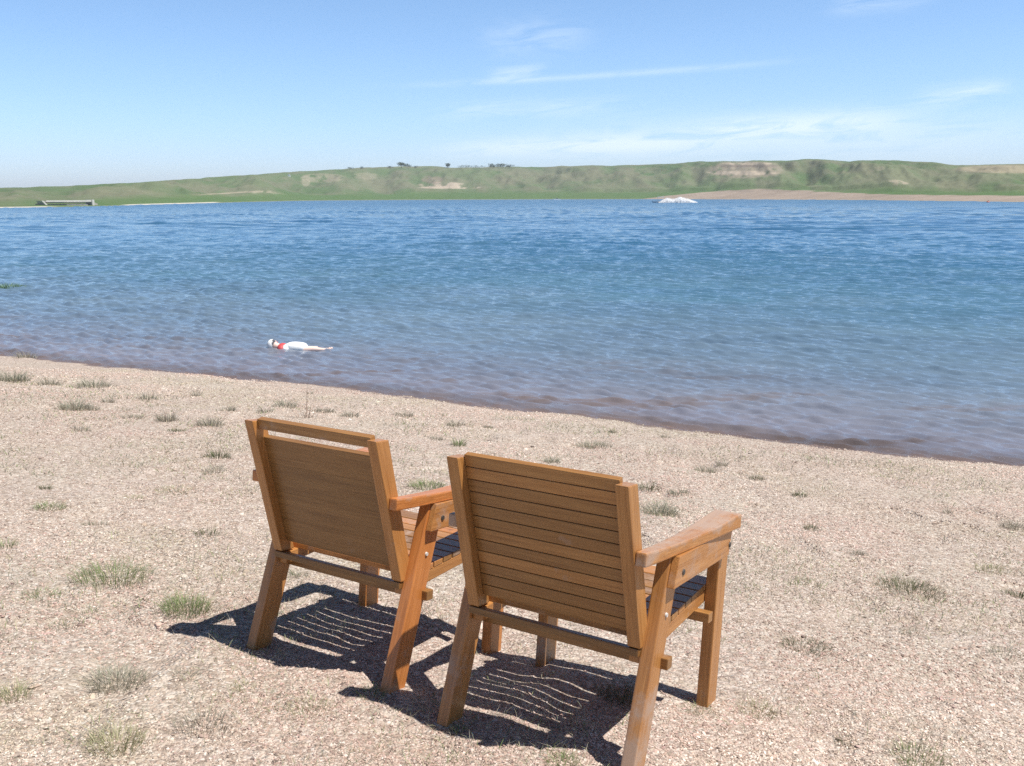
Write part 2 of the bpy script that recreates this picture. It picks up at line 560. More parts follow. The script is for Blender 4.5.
    # bare sandy spit on the right, pale gravel edges on the left
    top = np.interp(px, [625, 640, 690, 730, 760, 800, 850, 900, 960, 1024, 1200], [201, 199, 193.5, 190, 188.6, 190.2, 193, 194.4, 195.2, 196, 196.5])
    m = (sstep(-.4, .8, py - top + (n2 - .5) * 2.0) * sstep(630, 650, px) * sstep(.6, .4, qq))[..., None]
    spit = np.array([.285, .23, .185]) * (.85 + .3 * n2[..., None])
    c = c * (1 - m) + spit * m
    m = (sstep(.035, .012, qq) * (sstep(62, 40, px) + sstep(118, 132, px) * sstep(222, 212, px)))[..., None]
    c = c * (1 - m) + np.array([.6, .56, .5]) * m
    m = (sstep(.014, .006, qq))[..., None] * .6
    c = c * (1 - m) + np.array([.30, .26, .19]) * m
    return mesh_np('hills', P, grid_faces(nr, nc)[:, ::-1] if False else grid_faces(len(q), nc), col=c.reshape(-1, 3)), (pxs, D0, D1, az, te)


k = NT('grassy_hill')
co = k.n('ShaderNodeTexCoord').outputs['Object']
tint = k.attr('tint')
nz1 = k.noise(co, .06, 6, .65)
k.l(k.mix(.25, tint, k.ramp(nz1, [(.3, (.30, .30, .30)), (.7, (.75, .75, .75))]), 'OVERLAY'), k.b.inputs['Base Color'])
k.set(Roughness=.95)
k.b.inputs['Specular IOR Level'].default_value = .05
k.bump(nz1, .6, 3.0)
hm, HINFO = hills()
HILLS = tag(link('hills', hm, k.m, smooth=True), 'long low grassy hills with bare clay scars along the far shore', 'hills', kind='structure')
dgt = bpy.context.evaluated_depsgraph_get()


def hill_at(px, py):
    a, b, c = ray(px, py)
    v = Vector((a, b, c)).normalized()
    ok, loc, *_ = HILLS.ray_cast(Vector((0, 0, CAMZ)), v)
    if not ok:
        for dy in range(1, 14):
            a, b, c = ray(px, py + dy * .5)
            ok, loc, *_ = HILLS.ray_cast(Vector((0, 0, CAMZ)), Vector((a, b, c)).normalized())
            if ok: break
    return loc


# ------------------------------------------------------------------ chairs
k = NT('varnished_wood')
gr = k.attr('grain', 'Vector')
mp = k.n('ShaderNodeMapping'); k.l(gr, mp.inputs[0]); mp.inputs['Scale'].default_value = (1.6, 26, 26)
g1 = k.noise(mp.outputs[0], 2.2, 6, .62, .6)
mp2 = k.n('ShaderNodeMapping'); k.l(gr, mp2.inputs[0]); mp2.inputs['Scale'].default_value = (3, 150, 150)
g2 = k.noise(mp2.outputs[0], 2.0, 3, .6)
cw = k.ramp(g1, [(.25, (.25, .098, .024)), (.5, (.38, .170, .046)), (.75, (.50, .245, .078))])
cw = k.mix(.35, cw, k.ramp(g2, [(.3, (.17, .062, .014)), (.7, (.56, .30, .115))]))
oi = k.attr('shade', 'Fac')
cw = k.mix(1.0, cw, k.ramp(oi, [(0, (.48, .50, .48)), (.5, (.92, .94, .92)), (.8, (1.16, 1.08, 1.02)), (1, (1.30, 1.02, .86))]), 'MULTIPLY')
# knots
kn = k.n('ShaderNodeTexVoronoi', i_Scale=3.3); k.l(gr, kn.inputs['Vector'])
kf = k.ramp(kn.outputs['Distance'], [(.03, (1, 1, 1)), (.06, (0, 0, 0))])
cw = k.mix(k.math('MULTIPLY', kf, .6), cw, (.12, .045, .015))
# weathered, greyed varnish
wr = k.noise(gr, 7, 6, .7)
wv = k.attr('wear', 'Fac')
wmask = k.math('MULTIPLY', k.math('MULTIPLY_ADD', k.math('SUBTRACT', wr, k.math('MULTIPLY_ADD', wv, -.28, .66)), 7.0, 0, clamp=True), .75)
cw = k.mix(wmask, cw, (.40, .29, .22))
k.l(cw, k.b.inputs['Base Color'])
k.l(k.math('MULTIPLY_ADD', wmask, .3, .40), k.b.inputs['Roughness'])
k.b.inputs['Specular IOR Level'].default_value = .4
k.b.inputs['Coat Weight'].default_value = .25
k.b.inputs['Coat Roughness'].default_value = .25
k.bump(k.math('ADD', g2, k.math('MULTIPLY', g1, .7)), .25, .002)
M_WOOD = k.m
M_BOLT = plain('dark_steel', (.05, .045, .04), .45)
M_BOLTL = plain('bright_steel', (.55, .52, .48), .35)


class Boards:
    """collects bevelled boards into one mesh with wood grain coordinates"""
    def __init__(self):
        self.bm = bmesh.new()
        self.g = self.bm.verts.layers.float_vector.new('grain')
        self.s = self.bm.verts.layers.float.new('shade')
        self.w = self.bm.verts.layers.float.new('wear')

    def prism(self, poly_a, poly_b, along, bevel=.003, shade=None, wear=.0):
        """two matching outlines joined; along = grain direction"""
        tmp = bmesh.new()
        a = [tmp.verts.new(v) for v in poly_a]
        b = [tmp.verts.new(v) for v in poly_b]
        n = len(a)
        tmp.faces.new(a[::-1]); tmp.faces.new(b)
        for i in range(n): tmp.faces.new((a[i], a[(i + 1) % n], b[(i + 1) % n], b[i]))
        bmesh.ops.recalc_face_normals(tmp, faces=tmp.faces)
        if bevel:
            ed = [e for e in tmp.edges if len(e.link_faces) == 2 and e.calc_face_angle(0) > .5]
            bmesh.ops.bevel(tmp, geom=ed, offset=bevel, segments=2, profile=.6, affect='EDGES', clamp_overlap=True)
        al = Vector(along).normalized()
        ref = Vector((1, 0, 0)) if abs(al.x) < .8 else Vector((0, 0, 1))
        a2 = al.cross(ref).normalized(); a3 = al.cross(a2)
        off = Vector((random.random() * 9, random.random() * 9, random.random() * 9))
        sh = random.random() if shade is None else shade
        mpv = {}
        for v in tmp.verts:
            nv = self.bm.verts.new(v.co)
            nv[self.g] = Vector((v.co.dot(al), v.co.dot(a2), v.co.dot(a3))) + off
            nv[self.s] = sh
            nv[self.w] = wear(v.co) if callable(wear) else wear
            mpv[v] = nv
        for f in tmp.faces: self.bm.faces.new([mpv[v] for v in f.verts])
        tmp.free()

    def box(self, x0, x1, y0, y1, z0, z1, along=(1, 0, 0), **kw):
        a = [(x0, y0, z0), (x1, y0, z0), (x1, y1, z0), (x0, y1, z0)]
        b = [(x0, y0, z1), (x1, y0, z1), (x1, y1, z1), (x0, y1, z1)]
        self.prism(a, b, along, **kw)

    def side(self, x0, x1, outline, along, **kw):
        """outline in (y, z), thickness along x"""
        self.prism([(x0, y, z) for y, z in outline], [(x1, y, z) for y, z in outline], along, **kw)

    def build(self, name, mat, parent):
        me = bpy.data.meshes.new(name)
        self.bm.to_mesh(me); self.bm.free()
        return link(name, me, mat, parent)


def bolt(parent, loc, axis, r, mat, name='bolt'):
    bm = bmesh.new()
    bmesh.ops.create_cone(bm, cap_ends=True, segments=14, radius1=r, radius2=r * .8, depth=.006)
    bmesh.ops.rotate(bm, verts=bm.verts, matrix=Vector((0, 0, 1)).rotation_difference(Vector(axis)).to_matrix())
    bmesh.ops.translate(bm, verts=bm.verts, vec=loc)
    me = bpy.data.meshes.new(name); bm.to_mesh(me); bm.free()
    return link(name, me, mat, parent)


YB, ZB, YT, ZT = .0775, .3520, -.0851, .8430
POST = Vector((0, YT - .0775, ZT - .3663)).normalized()       # up along the back
PN = Vector((0, POST.z, -POST.y))                              # towards the front of the chair
SEATZ = lambda y: .352 + .105 * y


def back_pt(z, off): 
    """point of the back plane at height z, off metres in front of the rear face of the posts"""
    y = YB + (z - .3663) * (POST.y / POST.z)
    return (y + PN.y * off, z + PN.z * off)


def chair(key):
    root = empty('wooden_armchair')
    root.matrix_world = CHAIRS[key]
    random.seed(3 if key == 'A' else 8)
    for s in (-1, 1):
        lo, hi = (.2892, .3300) if s > 0 else (-.3300, -.2892)
        b = Boards()
        kk, hd = .2788, .087
        wearf = (lambda c: .75 if c.z < .5 else .3) if (key == 'B' and s > 0) else (lambda c: .55 if c.z < .08 else .12)
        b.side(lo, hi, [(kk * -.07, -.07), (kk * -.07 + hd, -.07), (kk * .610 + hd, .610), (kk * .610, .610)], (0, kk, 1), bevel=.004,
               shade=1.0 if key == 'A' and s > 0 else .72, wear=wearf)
        o = b.build('rear_leg', M_WOOD, root)
        bolt(o, (hi + .002 if s > 0 else lo - .002, .165, .44), (s, 0, 0), .0075, M_BOLTL)
        b = Boards()
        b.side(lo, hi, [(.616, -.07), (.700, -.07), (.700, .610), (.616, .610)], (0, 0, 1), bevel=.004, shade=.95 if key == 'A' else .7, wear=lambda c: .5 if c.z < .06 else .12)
        b.build('front_leg', M_WOOD, root)
        # board under the armrest, fixed to the outside of the legs
        b = Boards()
        l2, h2 = (.3305, .354) if s > 0 else (-.354, -.3305)
        b.side(l2, h2, [(.152, .522), (.632, .526), (.650, .6125), (.180, .6125)], (0, 1, 0), bevel=.003, shade=.75, wear=.45)
        o = b.build('arm_rail', M_WOOD, root)
        for yy in (.215, .63):
            bolt(o, (s * .3545, yy, .560), (s, 0, 0), .010, M_BOLT)
        # armrest: narrow beside the post, wider and dished towards the front
        b = Boards()
        n = 14
        top, bot = [], []
        for i in range(n + 1):
            f = i / n
            y = -.006 + .680 * f
            dish = -.008 * math.sin(math.pi * min(1, f * 1.05)) + .006 * sstep(.7, 1, np.array(f))
            xo = .3265 + (.374 - .3265) * np.array(f) ** .8
            xi = .2942 - .012 * sstep(.15, .8, np.array(f))
            top.append((y, .6535 + dish, float(xi), float(xo))); bot.append((y, .6130, float(xi), float(xo)))
        A = [(s * t[2], t[0], t[1]) for t in top] + [(s * t[2], t[0], t[1]) for t in bot[::-1]]
        Bv = [(s * t[3], t[0], t[1]) for t in top] + [(s * t[3], t[0], t[1]) for t in bot[::-1]]
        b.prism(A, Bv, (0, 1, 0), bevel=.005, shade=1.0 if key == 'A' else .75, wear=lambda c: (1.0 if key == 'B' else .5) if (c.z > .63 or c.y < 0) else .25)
        b.build('armrest', M_WOOD, root)
        # back post
        p0, p1 = (.2529, .2935) if s > 0 else (-.2935, -.2529)
        y0, _ = back_pt(.352, 0); y1, _ = back_pt(ZT, 0)
        dpt = .060 / POST.z
        b = Boards()
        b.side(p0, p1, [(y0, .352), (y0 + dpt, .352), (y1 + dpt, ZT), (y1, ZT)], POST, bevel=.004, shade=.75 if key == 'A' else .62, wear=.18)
        b.build('back_post', M_WOOD, root)
    # back
    b = Boards()
    rec, th = .033, .021
    if key == 'A':
        zs = [(.378, .4680), (.4683, .5725), (.5728, .6770), (.6773, .772)]
    else:
        pitch = (.842 - .376) / 12
        zs = [(.376 + pitch * i, .376 + pitch * (i + 1) - .0024) for i in range(12)]
    for z0, z1 in zs:
        o_ = [back_pt(z0, rec), back_pt(z0, rec + th), back_pt(z1, rec + th), back_pt(z1, rec)]
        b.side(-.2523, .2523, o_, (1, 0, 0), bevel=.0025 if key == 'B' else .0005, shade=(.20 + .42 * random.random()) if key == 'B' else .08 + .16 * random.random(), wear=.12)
    b.build('back_panel', M_WOOD, root)
    if key == 'A':
        b = Boards()
        o_ = [back_pt(.806, .020), back_pt(.806, .045), back_pt(.842, .045), back_pt(.842, .020)]
        b.side(-.2523, .2523, o_, (1, 0, 0), bevel=.003, shade=.4, wear=.3)
        b.build('top_rail', M_WOOD, root)
    # seat of cross slats on two side rails
    b = Boards()
    ns = 9
    pitch = .504 / ns
    for i in range(ns):
        y0 = .163 + pitch * i; y1 = y0 + pitch - .005
        if i == ns - 1: y1 += .02
        xw = .2885
        b.prism([(-xw, y0, SEATZ(y0) - .020), (-xw, y1, SEATZ(y1) - .020), (-xw, y1, SEATZ(y1)), (-xw, y0, SEATZ(y0))],
                [(xw, y0, SEATZ(y0) - .020), (xw, y1, SEATZ(y1) - .020), (xw, y1, SEATZ(y1)), (xw, y0, SEATZ(y0))], (1, 0, 0), bevel=.003, wear=.5)
    b.build('seat', M_WOOD, root)
    for s in (-1, 1):
        b = Boards()
        l, h = (.2505, .2875) if s > 0 else (-.2875, -.2505)
        b.side(l, h, [(.105, SEATZ(.105) - .062), (.655, SEATZ(.655) - .062), (.655, SEATZ(.655) - .0203), (.105, SEATZ(.105) - .0203)], (0, 1, 0), bevel=.003, shade=.7, wear=.25)
        b.build('seat_rail', M_WOOD, root)
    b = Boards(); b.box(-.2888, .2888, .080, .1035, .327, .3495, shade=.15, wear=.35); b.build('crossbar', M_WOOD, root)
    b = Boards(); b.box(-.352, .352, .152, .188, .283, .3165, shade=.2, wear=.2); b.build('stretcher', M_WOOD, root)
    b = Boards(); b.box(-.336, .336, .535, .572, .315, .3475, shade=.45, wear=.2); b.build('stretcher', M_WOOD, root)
    return root


tag(chair('A'), 'wooden armchair with solid board back and separate top rail, left of the slatted one', 'chair', 'wooden armchairs facing the lake')
tag(chair('B'), 'wooden armchair with a back of many narrow horizontal slats, nearer the viewer', 'chair', 'wooden armchairs facing the lake')

# ------------------------------------------------------------------ gravel: loose stones on the beach
def gravel():
    rng = np.random.default_rng(21)
    # density falls with distance from the chairs
    n = 380000
    d = 1.7 + 13.0 * rng.random(n) ** 2.0
    az = np.radians(rng.uniform(-40, 36, n))
    x, y = d * np.sin(az), d * np.cos(az)
    ok = ((UX * x + UY * y) - shore_s(UY * x - UX * y) < -.03)
    x, y, d = x[ok], y[ok], d[ok]
    patch = fbm(x * 1.6, y * 1.6, 5, 4)
    ok = rng.random(len(x)) < sstep(.25, .62, patch) * .85 + .15
    x, y, d = x[ok], y[ok], d[ok]
    n = len(x)
    size = .0011 + .0021 * rng.random(n) ** 2.2 + .00026 * d
    bigs = rng.random(n) < .006
    size[bigs] *= rng.uniform(1.6, 2.6, bigs.sum())
    z = height(x, y) + size * .25
    base = np.array([[-1, -1, -1], [1, -1, -1], [1, 1, -1], [-1, 1, -1], [-.7, -.7, 1], [.7, -.7, 1], [.7, .7, 1], [-.7, .7, 1]], float)
    V = base[None] * (1 + rng.uniform(-.42, .42, (n, 8, 3)))
    V[:, :, 0] *= rng.uniform(.9, 2.1, (n, 1)); V[:, :, 1] *= rng.uniform(.7, 1.3, (n, 1)); V[:, :, 2] *= rng.uniform(.2, .5, (n, 1))
    a = rng.uniform(0, 6.28, n); ca, sa = np.cos(a)[:, None], np.sin(a)[:, None]
    X = V[:, :, 0] * ca - V[:, :, 1] * sa; Y = V[:, :, 0] * sa + V[:, :, 1] * ca
    tx, ty = rng.normal(0, .2, (n, 1)), rng.normal(0, .2, (n, 1))
    Z = V[:, :, 2] + tx * X + ty * Y
    P = np.stack([X, Y, Z], -1) * size[:, None, None] + np.stack([x, y, z], -1)[:, None]
    f = np.array([[0, 3, 2, 1], [4, 5, 6, 7], [0, 1, 5, 4], [1, 2, 6, 5], [2, 3, 7, 6], [3, 0, 4, 7]])
    Fs = (f[None] + (np.arange(n) * 8)[:, None, None]).reshape(-1, 4)
    pal = np.array([[.50, .41, .335], [.44, .345, .275], [.60, .52, .44], [.66, .60, .52], [.40, .305, .255], [.31, .25, .205], [.47, .355, .31], [.20, .16, .135]])
    w = np.array([.25, .20, .18, .12, .09, .07, .06, .03])
    ci = rng.choice(len(pal), n, p=w / w.sum())
    c = pal[ci] * rng.uniform(.85, 1.12, (n, 1))
    pt = fbm(x * .9 + 4, y * .9, 81, 4)[:, None]
    c = c * (1 + sstep(.52, .68, pt) * np.array([.0, -.07, -.06]) + sstep(.48, .32, pt) * np.array([-.16, -.11, -.19]))
    c = c * np.array([1.03, .995, .985]) * (.94 + .2 * sstep(.35, .65, fbm(x * .55, y * .55 + 9, 83, 5)))[:, None]
    return mesh_np('gravel', P.reshape(-1, 3), Fs, col=np.repeat(c, 8, 0))


tag(link('gravel', gravel(), tinted('loose_stone', .9)), 'loose pale stones and chips of gravel strewn over the beach', 'gravel', kind='stuff')

# ------------------------------------------------------------------ grass
M_BLADE = tinted('grass_blade', .8, .25)


def blades(n, w, h, cols, spread=1.0, width=.0022, rng=None, lean=.6, ragged=.5):
    """n narrow three-piece blades growing from a patch about w wide, h tall"""
    rng = rng or RNG
    ang = rng.uniform(0, 6.283, n)
    rad = np.sqrt(rng.random(n)) * w * .5 * spread
    bx, by = rad * np.cos(ang), rad * np.sin(ang)
    hh = h * (1 - ragged * rng.random(n)) * (1.12 - .55 * (rad / (w * .5 + 1e-6)) ** 2)
    out = rng.normal(0, .5, n) + ang
    ln = hh * lean * rng.random(n) + hh * .25 * (rad / (w * .5 + 1e-6))
    dx, dy = np.cos(out), np.sin(out)
    tw = rng.uniform(0, 6.283, n)
    wx, wy = np.cos(tw) * width, np.sin(tw) * width
    V = []
    for f, k_ in ((0, 1), (.5, .8), (1, .12)):
        cx, cy, cz = bx + dx * ln * f ** 1.7, by + dy * ln * f ** 1.7, hh * (f - .12 * f * f) - .004 * (f == 0)
        V.append(np.stack([cx - wx * k_, cy - wy * k_, cz], 1)); V.append(np.stack([cx + wx * k_, cy + wy * k_, cz], 1))
    V = np.stack(V, 1)                                        # n,6,3
    f = np.array([[0, 1, 3, 2], [2, 3, 5, 4]])
    Fs = (f[None] + (np.arange(n) * 6)[:, None, None]).reshape(-1, 4)
    cols = np.array(cols)
    c = cols[rng.integers(0, len(cols), n)] * rng.uniform(.75, 1.2, (n, 1))
    C = np.repeat(c, 6, 0).reshape(n, 6, 3)
    return V.reshape(-1, 3), Fs, C.reshape(-1, 3)


PAL = {'grey': [(.44, .40, .32), (.35, .32, .25), (.52, .47, .37), (.28, .27, .20)],
       'green': [(.22, .30, .11), (.28, .34, .15), (.17, .25, .085), (.42, .39, .25)],
       'sage': [(.33, .33, .25), (.39, .37, .28), (.26, .28, .19), (.47, .43, .33)],
       'dark': [(.09, .12, .05), (.14, .165, .075), (.07, .09, .035), (.26, .23, .15)],
       'straw': [(.48, .45, .28), (.42, .41, .24), (.36, .38, .20), (.55, .48, .34)],
       'red': [(.45, .31, .24), (.47, .35, .27), (.38, .29, .21)]}


def tuft(px, py, wpx, hpx, pal, label, dens=1.0, stalks=0, width=1.0, group=None):
    x, y = beach_at(px, py)
    dist = math.hypot(x, y)
    mpp = dist / F
    z = float(height(np.array([x]), np.array([y]))[0])
    w, h = wpx * mpp * 1.12, hpx * mpp * 1.25
    rng = np.random.default_rng(int(px * 31 + py * 7))
    n = int(np.clip((105 if dist > 5 else 74) * dens * (wpx / 18), 26, 460))
    bw = max(.0009, mpp * .21) * width
    V, Fs, C = blades(n, w, h, PAL[pal], 1.0, bw, rng, lean=1.25, ragged=.7)
    # low litter at the foot
    V2, F2, C2 = blades(n // 2, w * 1.35, h * .45, PAL['grey' if pal != 'straw' else 'straw'], 1, bw, rng, lean=1.3)
    Fs = np.concatenate([Fs, F2 + len(V)]); V = np.concatenate([V, V2]); C = np.concatenate([C, C2])
    if stalks:
        V3, F3, C3 = blades(stalks, w * .5, h * 2.6, PAL['red'], 1, bw * .7, rng, lean=.25)
        Fs = np.concatenate([Fs, F3 + len(V)]); V = np.concatenate([V, V3]); C = np.concatenate([C, C3])
    V = V.copy(); V[:, 2] += -SLOPE * (UX * V[:, 0] + UY * V[:, 1])
    me = mesh_np('grass_tuft', V, Fs, col=C)
    o = link('grass_tuft', me, M_BLADE)
    o.location = (x, y, z)
    tag(o, label, 'grass tuft', group or 'grass tufts on the beach')
    return o


TUFTS = [
    (25, 358, 15, 8, 'grey', 'dry grey tuft right at the water edge, top left corner of the beach'),
    (13, 381, 24, 13, 'sage', 'bushy grey green tuft at the left frame edge below the waterline', 1.6),
    (50, 384, 18, 9, 'grey', 'dry tuft just right of the bushy one at the left frame edge'),
    (94, 386, 26, 9, 'sage', 'broad low sage tuft nearest the water on the left beach', 1.3),
    (74, 407, 22, 12, 'sage', 'dense dark sage tuft with a drier clump touching its right side', 1.6),
    (91, 408, 15, 7, 'grey', 'drier clump touching the right side of a dense sage tuft'),
    (108, 403, 10, 8, 'grey', 'small round dry tuft right of the touching pair of tufts'),
    (148, 400, 15, 8, 'grey', 'dry grey tuft beside a thinner upright one towards the water'),
    (196, 396, 8, 9, 'grey', 'thin upright dry tuft nearest the water, above the tallest dry one'),
    (168, 421, 16, 14, 'grey', 'tall round dry tuft standing left of the solid backed chair', 1.4),
    (211, 427, 21, 12, 'grey', 'wide purplish grey tuft nearest the left post of the solid backed chair', 1.4),
    (228, 412, 13, 7, 'grey', 'small dry tuft up beach of the left chair post'),
    (80, 429, 16, 7, 'grey', 'leaning dry tuft alone on open gravel below the sage tufts'),
    (175, 431, 16, 4, 'dark', 'flat green patch under the tall round dry tuft'),
    (133, 418, 20, 4, 'grey', 'low line of dry twiggy grass left of the tall round tuft'),
    (218, 459, 24, 9, 'dark', 'dark green spreading tuft with a tall stalk left of the chair arm stub', 1.2, 2),
    (216, 471, 19, 8, 'grey', 'pale grey tuft directly below the dark spreading one', .8),
    (46, 488, 10, 5, 'dark', 'tiny dark sprig on open gravel, left side'),
    (50, 510, 24, 8, 'green', 'small yellowish green clump near the left frame edge, mid beach', .9),
    (175, 493, 32, 5, 'straw', 'flat olive streak of grass left of the solid chair back', .6),
    (132, 497, 22, 4, 'straw', 'faint flat grass patch beside the olive streak', .6),
    (95, 523, 22, 7, 'sage', 'faint grey green tuft between the yellowish clump and the leafy stalk', .7),
    (208, 537, 22, 9, 'dark', 'dark tuft with one tall stalk left of the rear leg of the solid chair', .9, 2),
    (5, 547, 18, 9, 'green', 'green tuft cut by the left frame edge'),
    (286, 407, 18, 9, 'sage', 'olive tuft behind the top rail of the solid backed chair', 1.1),
    (265, 412, 14, 7, 'grey', 'dry tuft just behind the top left corner of the solid chair back'),
    (310, 394, 5, 6, 'grey', 'tiny tuft near the water behind the solid backed chair'),
    (306, 418, 14, 22, 'red', 'thin reddish plant with tall bare stalks behind the chair top rail', .3, 5),
    (324, 412, 17, 7, 'grey', 'dry tuft right of the thin reddish stalks'),
    (350, 416, 16, 7, 'grey', 'dry tuft behind the right end of the chair top rail'),
    (405, 416, 16, 7, 'grey', 'lone dry tuft between the two chair backs near the water'),
    (456, 425, 16, 8, 'grey', 'dry tuft above the green sprig by the slatted chair post'),
    (458, 444, 12, 11, 'green', 'bright green sprig at the top left post of the slatted chair', 1.2),
    (428, 486, 34, 10, 'green', 'wide pale green tuft seen between the two chairs above the armrest', 1.3),
    (436, 438, 14, 5, 'grey', 'low dry sprig left of the green sprig by the slatted chair'),
    (488, 426, 10, 4, 'grey', 'little flat tuft behind the left half of the slatted back'),
    (552, 461, 14, 9, 'sage', 'small round sage tuft just behind the slatted chair back', 1.2),
    (595, 446, 30, 8, 'sage', 'long low sage tuft behind the right half of the slatted back', 1.2),
    (613, 433, 8, 4, 'dark', 'tiny dark sprig beyond the long low sage tuft'),
    (648, 486, 20, 12, 'dark', 'twiggy dark tuft right of the top right post of the slatted chair', .7, 3),
    (660, 510, 30, 15, 'sage', 'largest round grey green tuft, right of the slatted back above the armrest', 1.8),
    (680, 492, 20, 7, 'sage', 'flat sage tuft above and right of the largest round one'),
    (706, 469, 20, 9, 'grey', 'dry grey tuft farther up towards the water, right of the chairs'),
    (722, 465, 9, 9, 'grey', 'thin dry tuft at the right side of a wider dry one'),
    (665, 438, 9, 4, 'grey', 'small tuft close to the water, right of the slatted chair'),
    (757, 480, 14, 4, 'dark', 'flat dark sprig right of the armrest tip towards the water'),
    (799, 498, 14, 5, 'dark', 'loose brown sprig on the open gravel right of the armrest'),
    (812, 528, 14, 7, 'dark', 'short dark tuft beside a white pebble on the right beach'),
    (909, 588, 58, 10, 'dark', 'big dark green weed with two tall dry stalks on the right beach', 2.2, 6),
    (1015, 527, 18, 10, 'grey', 'grey tuft at the right frame edge, mid beach'),
    (1017, 592, 26, 9, 'dark', 'dark green weed cut by the right frame edge', 1.4),
    (858, 553, 14, 5, 'grey', 'small brown tuft between the short dark one and the big weed'),
    (805, 582, 30, 6, 'green', 'faint flat green patch left of the big weed', .5),
    (948, 513, 6, 13, 'grey', 'lone thin dry stalk cluster towards the water on the right', .3, 2),
    (991, 568, 28, 8, 'straw', 'loose straw coloured grass above the weed at the right frame edge', .6),
    (807, 646, 46, 8, 'dark', 'low dark weed with pale dead stems right of the slatted chair', 1.8),
    (912, 629, 20, 7, 'sage', 'faint sage tuft below the big dark weed'),
    (1004, 657, 26, 9, 'sage', 'sage tuft with a white pebble near the right frame edge', .8),
    (917, 759, 44, 15, 'green', 'yellowish green tuft at the bottom edge, right of centre', .9),
    (847, 740, 22, 8, 'dark', 'small dark sprig near the bottom edge, right beach', .5),
    (757, 712, 36, 11, 'straw', 'thin yellow green grass right of the front leg of the slatted chair', .9),
    (112, 580, 60, 18, 'green', 'largest light green patch of grass on the left beach', 2.6),
    (186, 612, 42, 17, 'green', 'bright green tuft at the tip of the left chair shadow', 2.6),
    (42, 597, 30, 9, 'green', 'thin green clump left of the largest green patch', .8),
    (86, 607, 22, 9, 'sage', 'small sage clump under the largest green patch', .8),
    (65, 622, 22, 9, 'sage', 'faint sage clump below the thin green one', .6),
    (115, 679, 48, 19, 'sage', 'spiky sage tuft alone on the lower left beach', 1.5),
    (12, 696, 28, 18, 'straw', 'yellow green tuft at the lower left frame edge', 1.2, 1),
    (116, 742, 48, 20, 'straw', 'sparse yellow green tuft near the bottom left corner', 1.4),
    (186, 677, 26, 8, 'grey', 'grey clump right of the spiky sage tuft', .7),
    (243, 688, 24, 11, 'straw', 'straw clump below the rear leg of the solid backed chair', .6),
    (203, 726, 50, 18, 'grey', 'grey twiggy clump on the lower left beach', .7, 3),
    (622, 692, 48, 14, 'dark', 'dark tuft in the shade under the slatted seat', 1.8),
    (564, 764, 36, 10, 'green', 'light green tuft at the bottom edge below the slatted chair', 1.2),
    (310, 706, 42, 10, 'straw', 'sparse yellow grass at the edge of the left chair shadow', .8),
    (372, 694, 30, 9, 'green', 'green shoots around the right rear foot of the solid backed chair', .8),
    (296, 577, 22, 12, 'sage', 'pale grass seen under the solid back beside its left rear leg', .9),
    (459, 726, 18, 8, 'green', 'green shoots around the left rear foot of the slatted chair', .8),
    (698, 712, 34, 8, 'straw', 'pale grass around the right front foot of the slatted chair', .9),
]
for a in TUFTS:
    px, py, w, h, pal, lab = a[:6]
    tuft(px, py, w, h, pal, lab, a[6] if len(a) > 6 else 1.0, a[7] if len(a) > 7 else 0)

# fine dry grass and litter nobody could count
def litter():
    rng = np.random.default_rng(9)
    n = 95000
    d = 1.8 + 11.5 * rng.random(n) ** 1.7
    az = np.radians(rng.uniform(-38, 34, n))
    x, y = d * np.sin(az), d * np.cos(az)
    dn = fbm(x * 2.2, y * 2.2, 13, 4) * .6 + fbm(x * .7, y * .7, 23, 3) * .4
    sd = (UX * x + UY * y) - shore_s(UY * x - UX * y)
    ok = (rng.random(n) < sstep(.44, .66, dn + .07 * sstep(6, 3, d) - .05 * sstep(0, 1.5, x))) & (sd < -.7)
    x, y, d = x[ok], y[ok], d[ok]
    n = len(x)
    V, Fs, C = blades(n, 0.0001, 1.0, PAL['straw'] + PAL['grey'] + PAL['sage'] + PAL['green'][:2], 1, 1.0, rng, lean=1.6, ragged=.7)
    V = V.reshape(n, 6, 3)
    ctr = V.mean(1, keepdims=True)
    hgt = (.020 + .036 * rng.random(n))
    bw = np.maximum(.0009, d / F * .30)
    # blades() was given unit width: scale across separately from length
    mid = (V[:, 0::2] + V[:, 1::2]) / 2
    half = (V[:, 1::2] - V[:, 0::2]) / 2
    mid = mid * hgt[:, None, None]; half = half * bw[:, None, None]
    V[:, 0::2] = mid - half; V[:, 1::2] = mid + half
    V += np.stack([x, y, height(x, y) + .002], 1)[:, None]
    return mesh_np('dry_grass', V.reshape(-1, 3), Fs, col=C)


tag(link('dry_grass', litter(), M_BLADE), 'thin scattered dry grass and straw between the stones', 'grass', kind='stuff')

# ------------------------------------------------------------------ weed in the water at the left
def lake_at(px, py, z=ZW):
    a, b, c = ray(px, py)
    t = (z - CAMZ) / c
    return a * t, b * t


x, y = lake_at(7, 288)
V, Fs, C = blades(420, .95, .24, [(.24, .36, .22), (.30, .42, .28), (.20, .30, .18)], 1, .010, np.random.default_rng(4), lean=.9)
V = V * np.array([1.0, .7, 1])
o = link('water_weed', mesh_np('water_weed', V, Fs, col=C), M_BLADE)
o.location = (x, y, ZW - .05)
tag(o, 'green water weed breaking the surface at the left frame edge', 'water plant')

